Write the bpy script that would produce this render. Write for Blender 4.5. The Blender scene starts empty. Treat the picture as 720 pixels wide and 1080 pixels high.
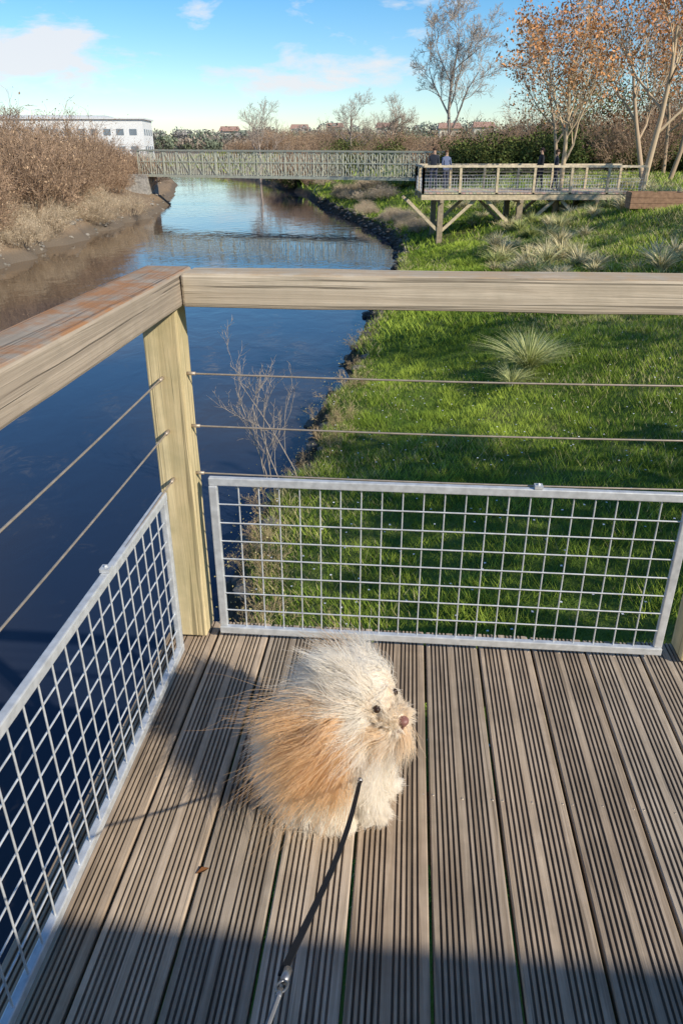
import bpy, math, random
import numpy as np
from mathutils import Vector, Matrix
random.seed(7); rng=np.random.default_rng(7)
sc=bpy.context.scene
YAW=math.radians(5)

# ------------------------------------------------------------------ utils
class MB:
    def __init__(s): s.v=[];s.f=[];s.c=[];s.m=[]
    def add(s,vs,fs,col=(1,1,1),mi=0):
        b=len(s.v); s.v.extend([tuple(p) for p in vs])
        if len(col)==3 and not hasattr(col[0],'__len__'): s.c.extend([(col[0],col[1],col[2],1)]*len(vs))
        else: s.c.extend([(c[0],c[1],c[2],1) for c in col])
        s.f.extend([tuple(i+b for i in f) for f in fs]); s.m.extend([mi]*len(fs))
    def box(s,c,d,R=None,col=(1,1,1),mi=0,seg=1,axis=0,wob=0):
        vs=[];fs=[]
        o=[1,2] if axis==0 else ([0,2] if axis==1 else [0,1])
        for k in range(seg+1):
            for a,b in ((-1,-1),(1,-1),(1,1),(-1,1)):
                p=[0,0,0]; p[axis]=(k/seg-.5)*d[axis]; p[o[0]]=a*d[o[0]]/2+random.uniform(-wob,wob); p[o[1]]=b*d[o[1]]/2+random.uniform(-wob,wob)
                vs.append(p)
        for k in range(seg):
            for j in range(4):
                fs.append((4*k+j,4*k+(j+1)%4,4*k+4+(j+1)%4,4*k+4+j))
        fs.append((3,2,1,0)); fs.append((4*seg,4*seg+1,4*seg+2,4*seg+3))
        out=[]
        for p in vs:
            q=Vector(p)
            if R is not None: q=R@q
            out.append((q.x+c[0],q.y+c[1],q.z+c[2]))
        s.add(out,fs,col,mi)
    def beam(s,a,b,w,h,col=(1,1,1),mi=0):
        a=Vector(a);b=Vector(b);d=b-a
        q=d.to_track_quat('X','Z').to_matrix()
        s.box((a+b)/2,(d.length,w,h),q,col,mi)
    def tube(s,pts,rad,n=4,col=(1,1,1),mi=0,cap=False):
        P=[Vector(p) for p in pts]; vs=[];fs=[]
        for i,p in enumerate(P):
            d=(P[min(i+1,len(P)-1)]-P[max(i-1,0)])
            if d.length<1e-9: d=Vector((0,0,1))
            d.normalize()
            a=d.cross(Vector((0,0,1)) if abs(d.z)<.9 else Vector((1,0,0))).normalized(); b=d.cross(a)
            r=rad[i] if hasattr(rad,'__len__') else rad
            for k in range(n):
                t=2*math.pi*k/n
                q=p+a*(math.cos(t)*r)+b*(math.sin(t)*r); vs.append((q.x,q.y,q.z))
        for i in range(len(P)-1):
            for k in range(n):
                fs.append((i*n+k,i*n+(k+1)%n,(i+1)*n+(k+1)%n,(i+1)*n+k))
        if cap: fs.append(tuple(range(n))[::-1]); fs.append(tuple((len(P)-1)*n+k for k in range(n)))
        s.add(vs,fs,col,mi)
    def sphere(s,c,r,n=8,m=6,col=(1,1,1),mi=0,R=None):
        vs=[];fs=[]
        r=r if hasattr(r,'__len__') else (r,r,r)
        for i in range(m+1):
            ph=math.pi*i/m
            for j in range(n):
                th=2*math.pi*j/n
                q=Vector((r[0]*math.sin(ph)*math.cos(th),r[1]*math.sin(ph)*math.sin(th),r[2]*math.cos(ph)))
                if R is not None: q=R@q
                vs.append((c[0]+q.x,c[1]+q.y,c[2]+q.z))
        for i in range(m):
            for j in range(n):
                fs.append((i*n+j,(i+1)*n+j,(i+1)*n+(j+1)%n,i*n+(j+1)%n))
        s.add(vs,fs,col,mi)
    def obj(s,name,mats,parent=None,smooth=False,rotz=0,bevel=0,loc=None):
        me=bpy.data.meshes.new(name+"_mesh"); me.from_pydata(s.v,[],s.f)
        at=me.color_attributes.new('col','FLOAT_COLOR','POINT'); at.data.foreach_set('color',np.array(s.c,dtype=np.float32).ravel())
        for m in (mats if isinstance(mats,(list,tuple)) else [mats]): me.materials.append(m)
        me.polygons.foreach_set('material_index',s.m)
        if smooth: me.polygons.foreach_set('use_smooth',[True]*len(me.polygons))
        me.update()
        return link(name,me,parent,rotz,bevel,loc)
def link(name,me,parent=None,rotz=0,bevel=0,loc=None):
    o=bpy.data.objects.new(name,me); sc.collection.objects.link(o)
    if rotz: o.rotation_euler[2]=rotz
    if parent: o.parent=parent
    if loc is not None: o.location=loc
    if bevel:
        b=o.modifiers.new('bev','BEVEL'); b.width=bevel; b.segments=2; b.limit_method='ANGLE'; b.angle_limit=math.radians(50)
    return o
def empty(name,rotz=0,loc=(0,0,0)):
    e=bpy.data.objects.new(name,None); sc.collection.objects.link(e); e.rotation_euler[2]=rotz; e.location=loc; return e
def fastmesh(name,V,F,C,mat,parent=None):
    me=bpy.data.meshes.new(name+"_mesh"); k=F.shape[1]
    me.vertices.add(len(V)); me.vertices.foreach_set('co',V.astype(np.float32).ravel())
    me.loops.add(F.size); me.loops.foreach_set('vertex_index',F.astype(np.int32).ravel())
    me.polygons.add(len(F)); me.polygons.foreach_set('loop_start',np.arange(0,F.size,k,dtype=np.int32))
    try: me.polygons.foreach_set('loop_total',np.full(len(F),k,dtype=np.int32))
    except Exception: pass
    at=me.color_attributes.new('col','FLOAT_COLOR','POINT')
    at.data.foreach_set('color',np.concatenate([C,np.ones((len(C),1))],1).astype(np.float32).ravel())
    me.materials.append(mat); me.update(calc_edges=True); me.validate()
    return link(name,me,parent)

# ------------------------------------------------------------------ materials
def newmat(name):
    m=bpy.data.materials.new(name); m.use_nodes=True; nt=m.node_tree
    return m,nt,nt.nodes['Principled BSDF']
def N(nt,t,**kw):
    n=nt.nodes.new(t)
    for k,v in kw.items():
        if k in n.inputs: n.inputs[k].default_value=v
        else: setattr(n,k,v)
    return n
def ramp(nt,stops):
    r=nt.nodes.new('ShaderNodeValToRGB'); e=r.color_ramp.elements
    while len(e)<len(stops): e.new(.5)
    for i,(p,c) in enumerate(stops):
        e[i].position=p; e[i].color=(c[0],c[1],c[2],1) if hasattr(c,'__len__') else (c,c,c,1)
    return r
def mixc(nt,bt,f,a,b):
    m=nt.nodes.new('ShaderNodeMix'); m.data_type='RGBA'; m.blend_type=bt
    for i,x in ((0,f),(6,a),(7,b)):
        if hasattr(x,'is_output'): nt.links.new(x,m.inputs[i])
        else: m.inputs[i].default_value=x if i==0 else (x[0],x[1],x[2],1)
    return m.outputs[2]
def vcmat(name,rough=.8,noise=0.25,nscale=6,transl=0,metal=0,spec=.3,simple=False):
    m,nt,b=newmat(name); L=nt.links.new
    a=N(nt,'ShaderNodeAttribute',attribute_name='col')
    if simple:
        c=a.outputs['Color']; d=N(nt,'ShaderNodeBsdfDiffuse'); L(c,d.inputs[0]); out=d.outputs[0]
    else:
        tc=N(nt,'ShaderNodeTexCoord'); n=N(nt,'ShaderNodeTexNoise',Scale=nscale,Detail=3.0); L(tc.outputs['Object'],n.inputs['Vector'])
        r=ramp(nt,[(.3,1-noise),(.7,1+noise)]); L(n.outputs['Fac'],r.inputs[0])
        c=mixc(nt,'MULTIPLY',1.0,a.outputs['Color'],r.outputs[0])
        L(c,b.inputs['Base Color']); b.inputs['Roughness'].default_value=rough; b.inputs['Metallic'].default_value=metal
        b.inputs['Specular IOR Level'].default_value=spec; out=b.outputs[0]
    if transl:
        t=N(nt,'ShaderNodeBsdfTranslucent'); L(c,t.inputs['Color']); mx=N(nt,'ShaderNodeMixShader'); mx.inputs[0].default_value=transl
        L(out,mx.inputs[1]); L(t.outputs[0],mx.inputs[2]); out=mx.outputs[0]
    L(out,nt.nodes['Material Output'].inputs['Surface'])
    return m
def wood(name,c1,c2,axis=1,stain=None,stain_amt=.5,bump=.4,rough=.85,cross=55,along=1.6,crack=.35,lichen=None,cr=1.3,c0=(.33,.41)):
    m,nt,b=newmat(name); L=nt.links.new
    tc=N(nt,'ShaderNodeTexCoord'); mp=N(nt,'ShaderNodeMapping'); s=[cross]*3; s[axis]=along; mp.inputs['Scale'].default_value=s
    L(tc.outputs['Object'],mp.inputs[0])
    n=N(nt,'ShaderNodeTexNoise',Scale=1.0,Detail=4.0,Roughness=.7,Distortion=.6); L(mp.outputs[0],n.inputs['Vector'])
    r=ramp(nt,[(.28,c1),(.72,c2)]); L(n.outputs['Fac'],r.inputs[0])
    mp2=N(nt,'ShaderNodeMapping'); s2=[cross*cr]*3; s2[axis]=along*1.3; mp2.inputs['Scale'].default_value=s2; mp2.inputs['Location'].default_value=(3,5,9)
    L(tc.outputs['Object'],mp2.inputs[0])
    n2=N(nt,'ShaderNodeTexNoise',Scale=.7,Detail=2.0,Roughness=.5,Distortion=.6); L(mp2.outputs[0],n2.inputs['Vector'])
    r2=ramp(nt,[(c0[0],crack),(c0[1],1.0)]); L(n2.outputs['Fac'],r2.inputs[0])
    c=mixc(nt,'MULTIPLY',1.0,r.outputs[0],r2.outputs[0])
    n3=N(nt,'ShaderNodeTexNoise',Scale=5.0,Detail=4.0,Roughness=.65); L(tc.outputs['Object'],n3.inputs['Vector'])
    if stain:
        r3=ramp(nt,[(.42,0.0),(.62,stain_amt)]); L(n3.outputs['Fac'],r3.inputs[0])
        c=mixc(nt,'MIX',r3.outputs[0],c,stain)
    if lichen:
        g=N(nt,'ShaderNodeNewGeometry'); sn=N(nt,'ShaderNodeSeparateXYZ'); L(g.outputs['True Normal'],sn.inputs[0])
        rz=ramp(nt,[(.6,0),(.9,1)]); L(sn.outputs['Z'],rz.inputs[0])
        n5=N(nt,'ShaderNodeTexNoise',Scale=11.0,Detail=5.0,Roughness=.7); L(tc.outputs['Object'],n5.inputs['Vector'])
        r5=ramp(nt,[(.40,0),(.6,.85)]); L(n5.outputs['Fac'],r5.inputs[0])
        ml=N(nt,'ShaderNodeMath',operation='MULTIPLY'); L(rz.outputs[0],ml.inputs[0]); L(r5.outputs[0],ml.inputs[1])
        c=mixc(nt,'MIX',ml.outputs[0],c,lichen)
    a=N(nt,'ShaderNodeAttribute',attribute_name='col'); c=mixc(nt,'MULTIPLY',1.0,c,a.outputs['Color'])
    L(c,b.inputs['Base Color']); b.inputs['Roughness'].default_value=rough; b.inputs['Specular IOR Level'].default_value=.25
    ad=N(nt,'ShaderNodeMath',operation='MULTIPLY'); L(n.outputs['Fac'],ad.inputs[0]); L(r2.outputs[0],ad.inputs[1])
    bp=N(nt,'ShaderNodeBump',Strength=bump,Distance=.004); L(ad.outputs[0],bp.inputs['Height']); L(bp.outputs[0],b.inputs['Normal'])
    return m

M_deck=wood('weathered_decking',(.33,.245,.17),(.66,.535,.41),1,stain=(.26,.205,.15),stain_amt=.45,cross=70,along=2.2,crack=.6)
M_rail_u=wood('rail_wood_u',(.40,.32,.225),(.74,.63,.48),0,stain=(.40,.34,.25),stain_amt=.55,crack=.45,cross=75,along=1.2,cr=1.6,bump=.7,c0=(.34,.39),lichen=(.50,.36,.22))
M_rail_v=wood('rail_wood_v',(.25,.20,.155),(.52,.43,.33),1,stain=(.30,.25,.19),stain_amt=.6,crack=.35,lichen=(.42,.19,.07),cross=75,along=1.2,cr=1.6,bump=.8,c0=(.34,.39))
M_post=wood('post_wood',(.50,.39,.21),(.78,.64,.38),2,stain=(.40,.35,.19),stain_amt=.55,crack=.5,cross=55,along=1.3,cr=1.5,bump=.6,c0=(.34,.39))
M_timber=vcmat('far_timber',.85,.25,8)
M_veg=vcmat('twigs',simple=True)
M_leaf=vcmat('leaves',simple=True)
M_grass=vcmat('grass_blades',simple=True)
M_stone=vcmat('stones',.9,.35,5)
M_paint=vcmat('painted_metal',.5,.12,4)
M_cloth=vcmat('cloth',.9,.15,30)
def metal(name,c,rough,met):
    m,nt,b=newmat(name); L=nt.links.new
    tc=N(nt,'ShaderNodeTexCoord'); n=N(nt,'ShaderNodeTexNoise',Scale=40.0,Detail=3.0); L(tc.outputs['Object'],n.inputs['Vector'])
    r=ramp(nt,[(.3,[x*.72 for x in c]),(.7,c)]); L(n.outputs['Fac'],r.inputs[0]); L(r.outputs[0],b.inputs['Base Color'])
    b.inputs['Metallic'].default_value=met; b.inputs['Roughness'].default_value=rough
    return m
M_galv=metal('galvanised_steel',(.72,.74,.76),.5,.35)
M_cable=metal('cable_steel',(.5,.42,.34),.5,.5)

# ------------------------------------------------------------------ camera
cam=bpy.data.cameras.new('camera'); co=bpy.data.objects.new('camera',cam); sc.collection.objects.link(co); sc.camera=co
co.location=(0,0,1.5); co.rotation_euler=(math.radians(90-26.3),0,0)
cam.sensor_fit='VERTICAL'; cam.sensor_height=36; cam.sensor_width=24; cam.lens=26; cam.clip_end=5000; cam.clip_start=.02

# ------------------------------------------------------------------ sun + sky
EL=math.radians(32)
SD=Vector((-.75*math.cos(EL),.66*math.cos(EL),-math.sin(EL))).normalized()
sl=bpy.data.lights.new('sun','SUN'); sl.energy=5.0; sl.angle=math.radians(.5); sl.color=(1,.92,.775)
so=bpy.data.objects.new('sun',sl); sc.collection.objects.link(so); so.rotation_euler=SD.to_track_quat('-Z','Y').to_euler()
w=bpy.data.worlds.new('World'); sc.world=w; w.use_nodes=True; nt=w.node_tree; L=nt.links.new
bg=nt.nodes['Background']; bg.inputs[1].default_value=.145
sky=N(nt,'ShaderNodeTexSky'); sky.sky_type='NISHITA'; sky.sun_disc=False; sky.sun_elevation=EL
sky.sun_rotation=math.atan2(.75,-.66); sky.air_density=.95; sky.dust_density=.1; sky.ozone_density=1.6; sky.altitude=50
hs=N(nt,'ShaderNodeHueSaturation',Saturation=1.25,Value=1.0); L(sky.outputs[0],hs.inputs['Color'])
tc=N(nt,'ShaderNodeTexCoord'); sx=N(nt,'ShaderNodeSeparateXYZ'); L(tc.outputs['Generated'],sx.inputs[0])
tr_=ramp(nt,[(0,(.86,.89,1.0)),(.15,(.58,.84,1.0)),(.4,(.85,.92,1.0))]); L(sx.outputs['Z'],tr_.inputs[0])
skc=mixc(nt,'MULTIPLY',1.0,hs.outputs[0],tr_.outputs[0])
mp=N(nt,'ShaderNodeMapping'); mp.inputs['Scale'].default_value=(5,5,15); mp.inputs['Location'].default_value=(.62,.2,.1); L(tc.outputs['Generated'],mp.inputs[0])
cn=N(nt,'ShaderNodeTexNoise',Scale=2.6,Detail=5.0,Roughness=.6,Distortion=.2); L(mp.outputs[0],cn.inputs['Vector'])
acc=cn.outputs['Fac']
for cx,cy,cz,sx_,sz_,am in ((-.345,.934,.088,.17,.040,.44),(-.03,.995,.073,.16,.026,.32),(.55,.82,.11,.2,.04,.25),(-.75,.65,.12,.25,.05,.25)):
    sb=N(nt,'ShaderNodeVectorMath',operation='SUBTRACT'); L(tc.outputs['Generated'],sb.inputs[0]); sb.inputs[1].default_value=(cx,cy,cz)
    dv=N(nt,'ShaderNodeVectorMath',operation='MULTIPLY'); L(sb.outputs[0],dv.inputs[0]); dv.inputs[1].default_value=(1/sx_,1/sx_,1/sz_)
    ln=N(nt,'ShaderNodeVectorMath',operation='LENGTH'); L(dv.outputs[0],ln.inputs[0])
    mr=N(nt,'ShaderNodeMapRange'); mr.inputs['From Min'].default_value=1.1; mr.inputs['From Max'].default_value=0; mr.inputs['To Max'].default_value=am; L(ln.outputs['Value'],mr.inputs['Value'])
    ad=N(nt,'ShaderNodeMath',operation='ADD'); L(acc,ad.inputs[0]); L(mr.outputs[0],ad.inputs[1]); acc=ad.outputs[0]
cr=ramp(nt,[(.60,0),(.80,.9)]); L(acc,cr.inputs[0])
c=mixc(nt,'MIX',cr.outputs[0],skc,(5.9,6.0,6.25)); L(c,bg.inputs[0])

# ------------------------------------------------------------------ terrain
RY=[-60,0,6.4,8.4,11.5,15.2,21.6,29,35.5,42,48,57,67,88,126,160,200,260]
RX=[-1.5,-1.35,-1.25,-1.1,-.55,0,.77,1.9,2.7,2.9,2.3,.6,-1.2,-4.1,-14,-27,-46,-80]
LY=[-60,0,20,31,40,48,59.6,72.8,110,150,200,260]
LX=[-18,-17,-15.5,-14,-14.5,-14.4,-13.9,-15.6,-22,-38,-62,-100]
def xr(y): return np.interp(y,RY,RX)+.12*np.sin(y*1.3)+.07*np.sin(y*3.1+1)
def xl(y): return np.interp(y,LY,LX)+.25*np.sin(y*.9)+.15*np.sin(y*2.3)
def sst(a,b,x):
    t=np.clip((x-a)/(b-a),0,1); return t*t*(3-2*t)
def height(x,y):
    x=np.asarray(x,float); y=np.asarray(y,float)
    dr=x-xr(y); dl=xl(y)-x
    nz=.08*np.sin(x*1.1+y*.7)+.06*np.sin(x*2.3-y*1.7+2)+.1*np.sin(x*.4+y*.31)
    r=-3.9+1.15*sst(-.7,.35,dr)+np.clip(dr,0,None)*.21+nz*sst(0,2,dr)
    top=-.55+.004*np.clip(y-30,0,200)+nz*.5
    r=np.where(r>top-.3, top-.3+.3*np.tanh((r-top+.3)/.3), r)
    l=-3.9+1.6*sst(-.8,1.5,dl)+.9*sst(1,6,dl)+nz
    h=np.where(dl>-.9,l,r)
    fill=sst(225,260,y); h=h*(1-fill)+(-.6)*fill
    h=h+sst(260,760,y)*(9+3*np.sin(x*.006+1)+2*np.sin(x*.017))+sst(60,400,np.abs(x+5))*4
    return h
def axisv(segs):
    out=[]
    for a,b,s in segs: out.append(np.arange(a,b,s))
    out.append(np.array([segs[-1][1]])); return np.concatenate(out)
X=axisv([(-2500,-400,150),(-400,-100,25),(-100,-24,3),(-24,-10,.5),(-10,-3,1),(-3,10,.25),(10,25,.6),(25,100,3),(100,400,25),(400,2500,150)])
Y=axisv([(-300,-20,20),(-20,2,2),(2,20,.3),(20,60,.6),(60,140,2),(140,300,6),(300,900,30),(900,3500,200)])
GX,GY=np.meshgrid(X,Y); GZ=height(GX,GY)
V=np.stack([GX.ravel(),GY.ravel(),GZ.ravel()],1); nx=len(X); ny=len(Y)
ii,jj=np.meshgrid(np.arange(nx-1),np.arange(ny-1)); a=(jj*nx+ii).ravel()
F=np.stack([a,a+1,a+nx+1,a+nx],1)
def ground_mat():
    m,nt,b=newmat('ground'); L=nt.links.new
    g=N(nt,'ShaderNodeNewGeometry'); s=N(nt,'ShaderNodeSeparateXYZ'); L(g.outputs['Position'],s.inputs[0])
    n=N(nt,'ShaderNodeTexNoise',Scale=.6,Detail=5.0,Roughness=.65); L(g.outputs['Position'],n.inputs['Vector'])
    gr=ramp(nt,[(.3,(.05,.085,.016)),(.5,(.095,.15,.026)),(.72,(.18,.17,.065))]); L(n.outputs['Fac'],gr.inputs[0])
    n2=N(nt,'ShaderNodeTexNoise',Scale=9.0,Detail=3.0,Roughness=.7); L(g.outputs['Position'],n2.inputs['Vector'])
    dr=ramp(nt,[(.3,(.18,.125,.08)),(.7,(.36,.27,.18))]); L(n2.outputs['Fac'],dr.inputs[0])
    mr=N(nt,'ShaderNodeMapRange'); mr.inputs['From Min'].default_value=-8; mr.inputs['From Max'].default_value=-12; L(s.outputs['X'],mr.inputs['Value'])
    c=mixc(nt,'MIX',mr.outputs[0],gr.outputs[0],dr.outputs[0])
    md=ramp(nt,[(.3,(.03,.024,.018)),(.7,(.11,.09,.065))]); L(n2.outputs['Fac'],md.inputs[0])
    md2=mixc(nt,'MIX',mr.outputs[0],md.outputs[0],(.17,.135,.10))
    ad=N(nt,'ShaderNodeMath',operation='MULTIPLY_ADD'); L(n2.outputs['Fac'],ad.inputs[0]); ad.inputs[1].default_value=-.5; L(s.outputs['Z'],ad.inputs[2])
    mz=N(nt,'ShaderNodeMapRange'); mz.inputs['From Min'].default_value=-2.9; mz.inputs['From Max'].default_value=-3.15; L(ad.outputs[0],mz.inputs['Value'])
    c=mixc(nt,'MIX',mz.outputs[0],c,md2)
    L(c,b.inputs['Base Color']); b.inputs['Roughness'].default_value=.95; b.inputs['Specular IOR Level'].default_value=.15
    bp=N(nt,'ShaderNodeBump',Strength=.8,Distance=.08); L(n2.outputs['Fac'],bp.inputs['Height']); L(bp.outputs[0],b.inputs['Normal'])
    return m
g=fastmesh('ground',V,F,np.ones((len(V),3)),ground_mat()); g.data.polygons.foreach_set('use_smooth',[True]*len(g.data.polygons))

# water
m,nt,b=newmat('river_water'); L=nt.links.new
b.inputs['Roughness'].default_value=.03; b.inputs['IOR'].default_value=1.42
ge=N(nt,'ShaderNodeNewGeometry'); mpw=N(nt,'ShaderNodeMapping'); mpw.inputs['Scale'].default_value=(1.0,.7,1); L(ge.outputs['Position'],mpw.inputs[0])
nn=N(nt,'ShaderNodeTexNoise',Scale=1.6,Detail=3.0,Roughness=.5,Distortion=.4); L(mpw.outputs[0],nn.inputs['Vector'])
nb=N(nt,'ShaderNodeTexNoise',Scale=.13,Detail=2.0); L(ge.outputs['Position'],nb.inputs['Vector'])
rb=ramp(nt,[(.35,.3),(.65,1)]); L(nb.outputs['Fac'],rb.inputs[0])
ml=N(nt,'ShaderNodeMath',operation='MULTIPLY'); L(nn.outputs['Fac'],ml.inputs[0]); L(rb.outputs[0],ml.inputs[1])
bp=N(nt,'ShaderNodeBump',Strength=.38,Distance=.05); L(ml.outputs[0],bp.inputs['Height']); L(bp.outputs[0],b.inputs['Normal'])
rb2=ramp(nt,[(.38,(.016,.026,.052)),(.62,(.05,.045,.044))]); L(nb.outputs['Fac'],rb2.inputs[0])
sw=N(nt,'ShaderNodeSeparateXYZ'); L(ge.outputs['Position'],sw.inputs[0])
sd=N(nt,'ShaderNodeMath',operation='MULTIPLY_ADD'); L(nb.outputs['Fac'],sd.inputs[0]); sd.inputs[1].default_value=-8; L(sw.outputs['X'],sd.inputs[2])
ms=N(nt,'ShaderNodeMapRange'); ms.inputs['From Min'].default_value=-9; ms.inputs['From Max'].default_value=-16.5; L(sd.outputs[0],ms.inputs['Value'])
cw=mixc(nt,'MIX',ms.outputs[0],rb2.outputs[0],(.17,.115,.07)); L(cw,b.inputs['Base Color'])
wm=MB(); wm.add([(-140,-60,-3.2),(60,-60,-3.2),(60,270,-3.2),(-140,270,-3.2)],[(0,1,2,3)]); wm.obj('river_water',m)

# ------------------------------------------------------------------ grass blades
def blades(P,h,wd,lean,cols,tipmul=1.35):
    n=len(P); a=rng.uniform(0,2*np.pi,n); a2=rng.uniform(0,2*np.pi,n)
    sx=np.cos(a)*wd/2; sy=np.sin(a)*wd/2; lx=np.cos(a2)*lean*h; ly=np.sin(a2)*lean*h
    b0=P+np.stack([sx,sy,-.02+0*sx],1); b1=P-np.stack([sx,sy,.02+0*sx],1)
    t=P+np.stack([lx,ly,h],1)
    V=np.stack([b0,b1,t],1).reshape(-1,3); F=np.arange(3*n).reshape(n,3)
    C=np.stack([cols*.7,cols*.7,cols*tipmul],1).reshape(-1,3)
    return V,F,C
def vnoise(x,y,s,seed):
    r=np.random.default_rng(seed); T=r.uniform(0,1,(256,256)); x=x*s+1000; y=y*s+1000
    xi=np.floor(x).astype(int); yi=np.floor(y).astype(int); fx=x-xi; fy=y-yi; fx=fx*fx*(3-2*fx); fy=fy*fy*(3-2*fy)
    g=lambda a,b:T[a%256,b%256]
    return (g(xi,yi)*(1-fx)+g(xi+1,yi)*fx)*(1-fy)+(g(xi,yi+1)*(1-fx)+g(xi+1,yi+1)*fx)*fy
def sample_bank(n,y0,y1,w):
    y=rng.uniform(y0,y1,n); x=xr(y)+.2+rng.uniform(0,1,n)*w
    return x,y
Vs=[];Fs=[];Cs=[];off=0
for n,y0,y1,wd,h0,bw in ((150000,2.6,16,9,.05,.011),(95000,16,34,15,.08,.026),(46000,34,80,26,.12,.06),(12000,80,200,60,.3,.16)):
    x,y=sample_bank(n,y0,y1,wd)
    big=vnoise(x,y,.45,1)*.6+vnoise(x,y,1.1,2)*.4; fine=vnoise(x,y,3.2,3); fin2=vnoise(x,y,9,4)
    dry=np.clip(sst(2.5,8,x-xr(y))*.6*(.4+big)+sst(.5,.8,big)*.45+sst(.9,.3,x-xr(y))*.5,0,1)
    hh=(.35+sst(.35,.9,fine)*1.5+fin2*.5+rng.uniform(0,.6,n)+dry*.7)
    h=h0*hh
    z=height(x,y); k=rng.uniform(0,1,n)
    ca=np.array([.065,.14,.018]); cb=np.array([.44,.55,.085]); cd=np.array([.62,.55,.28])
    q=np.clip(k*.30+fine*.4+fin2*.35+(vnoise(x,y,.8,5)-.5)*.7-.05,0,1)
    col=ca+(cb-ca)*q[:,None]; rd=(rng.uniform(0,1,n)<dry*.6)[:,None]
    col=np.where(rd,cd*(.5+.6*k[:,None]),col)
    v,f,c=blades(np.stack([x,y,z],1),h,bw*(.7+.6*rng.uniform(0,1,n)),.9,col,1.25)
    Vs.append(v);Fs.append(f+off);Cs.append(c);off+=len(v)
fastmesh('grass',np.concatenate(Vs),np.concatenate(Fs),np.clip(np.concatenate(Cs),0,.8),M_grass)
n=380; x,y=sample_bank(n,3.5,14,6); z=height(x,y)+.08; r=.010
q=np.stack([np.stack([x+dx*r,y+dy*r,z+rng.uniform(-.004,.004,n)],1) for dx,dy in ((-1,-1),(1,-1),(1,1),(-1,1))],1).reshape(-1,3)
fastmesh('daisies',q,np.arange(4*n).reshape(n,4),np.full((4*n,3),.8),vcmat('petals',.7,.05))

# ornamental tufts
def tuft(P,n,h,spread,col,wm_=1):
    a=rng.uniform(0,2*np.pi,n); rr=rng.uniform(0,1,n)**.6; L_=h*(.6+.5*rng.uniform(0,1,n))
    base=np.stack([np.cos(a)*rr*.12*h,np.sin(a)*rr*.12*h,0*a],1)+np.array(P)
    vs=[];segs=4; wd=(.006+.006*h)*wm_
    tw=rng.uniform(0,np.pi,n)
    side=np.stack([-np.sin(a+tw),np.cos(a+tw),0*a],1)*wd/2
    out=np.stack([np.cos(a),np.sin(a),0*a],1)
    for i in range(segs+1):
        t=i/segs; p=base+out*(spread*L_*rr*(t**1.8))[:,None]; p[:,2]+=L_*(t-.35*rr*t*t*1.3)
        k=(1-t)**.7+.08; vs.append(p-side*k); vs.append(p+side*k)
    V=np.stack(vs,1); F=[]
    for i in range(segs): F.append([2*i,2*i+1,2*i+3,2*i+2])
    F=np.array(F); m=2*(segs+1)
    FF=(np.arange(n)[:,None,None]*m+F[None]).reshape(-1,4)
    kk=rng.uniform(.6,1.3,n); C=np.repeat(np.array(col)[None]*kk[:,None],m,0)
    return V.reshape(-1,3),FF,C
Vs=[];Fs=[];Cs=[];off=0
T=[(3.25,12.7,.85,700),(2.9,12.3,.5,260)]
for i in range(270):
    y=random.uniform(17,48); d=random.uniform(3.2,15)
    if i<160: y=random.uniform(18,34); d=random.uniform(3.6,13)
    xx=float(xr(y))+d
    if abs(xx-11.6*y/30)<2.0 and 22<y<31: continue
    T.append((xx,y,random.uniform(.35,.8),130))
for i,(x,y,h,n) in enumerate(T):
    col=random.choice([(.66,.57,.33),(.70,.61,.38),(.44,.47,.18),(.54,.52,.26)]) if i>1 else (.56,.58,.27)
    v,f,c=tuft((x,y,float(height(x,y))-.02),n,h,1.2,col,1.5 if i<2 else 3.0); Vs.append(v);Fs.append(f+off);Cs.append(c);off+=len(v)
fastmesh('ornamental_grass',np.concatenate(Vs),np.concatenate(Fs),np.clip(np.concatenate(Cs),0,.85),M_grass)

# stones at banks
mb=MB()
def stone(x,y,z,s,g):
    b=len(mb.v); R=Matrix.Rotation(random.uniform(0,6.28),3,'Z')
    mb.sphere((x,y,z),(s*random.uniform(.7,1.3),s*random.uniform(.6,1),s*random.uniform(.35,.6)),7,5,(g,g*.9,g*.76),0,R)
    for i in range(b,len(mb.v)):
        p=mb.v[i]; mb.v[i]=(p[0]+random.uniform(-1,1)*s*.13,p[1]+random.uniform(-1,1)*s*.13,p[2]+random.uniform(-1,1)*s*.1)
for i in range(380):
    y=random.uniform(3,75); d=random.uniform(-.15,.4); x=float(xr(y))+d; stone(x,y,float(height(x,y)),random.uniform(.05,.16)*(1+y*.008),random.uniform(.06,.2))
for i in range(260):
    y=random.uniform(12,80); d=random.uniform(-.3,1.2); x=float(xl(y))-d; stone(x,y,float(height(x,y))-.03,random.uniform(.06,.2),random.uniform(.14,.34))
mb.obj('bank_stones',M_stone)

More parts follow.
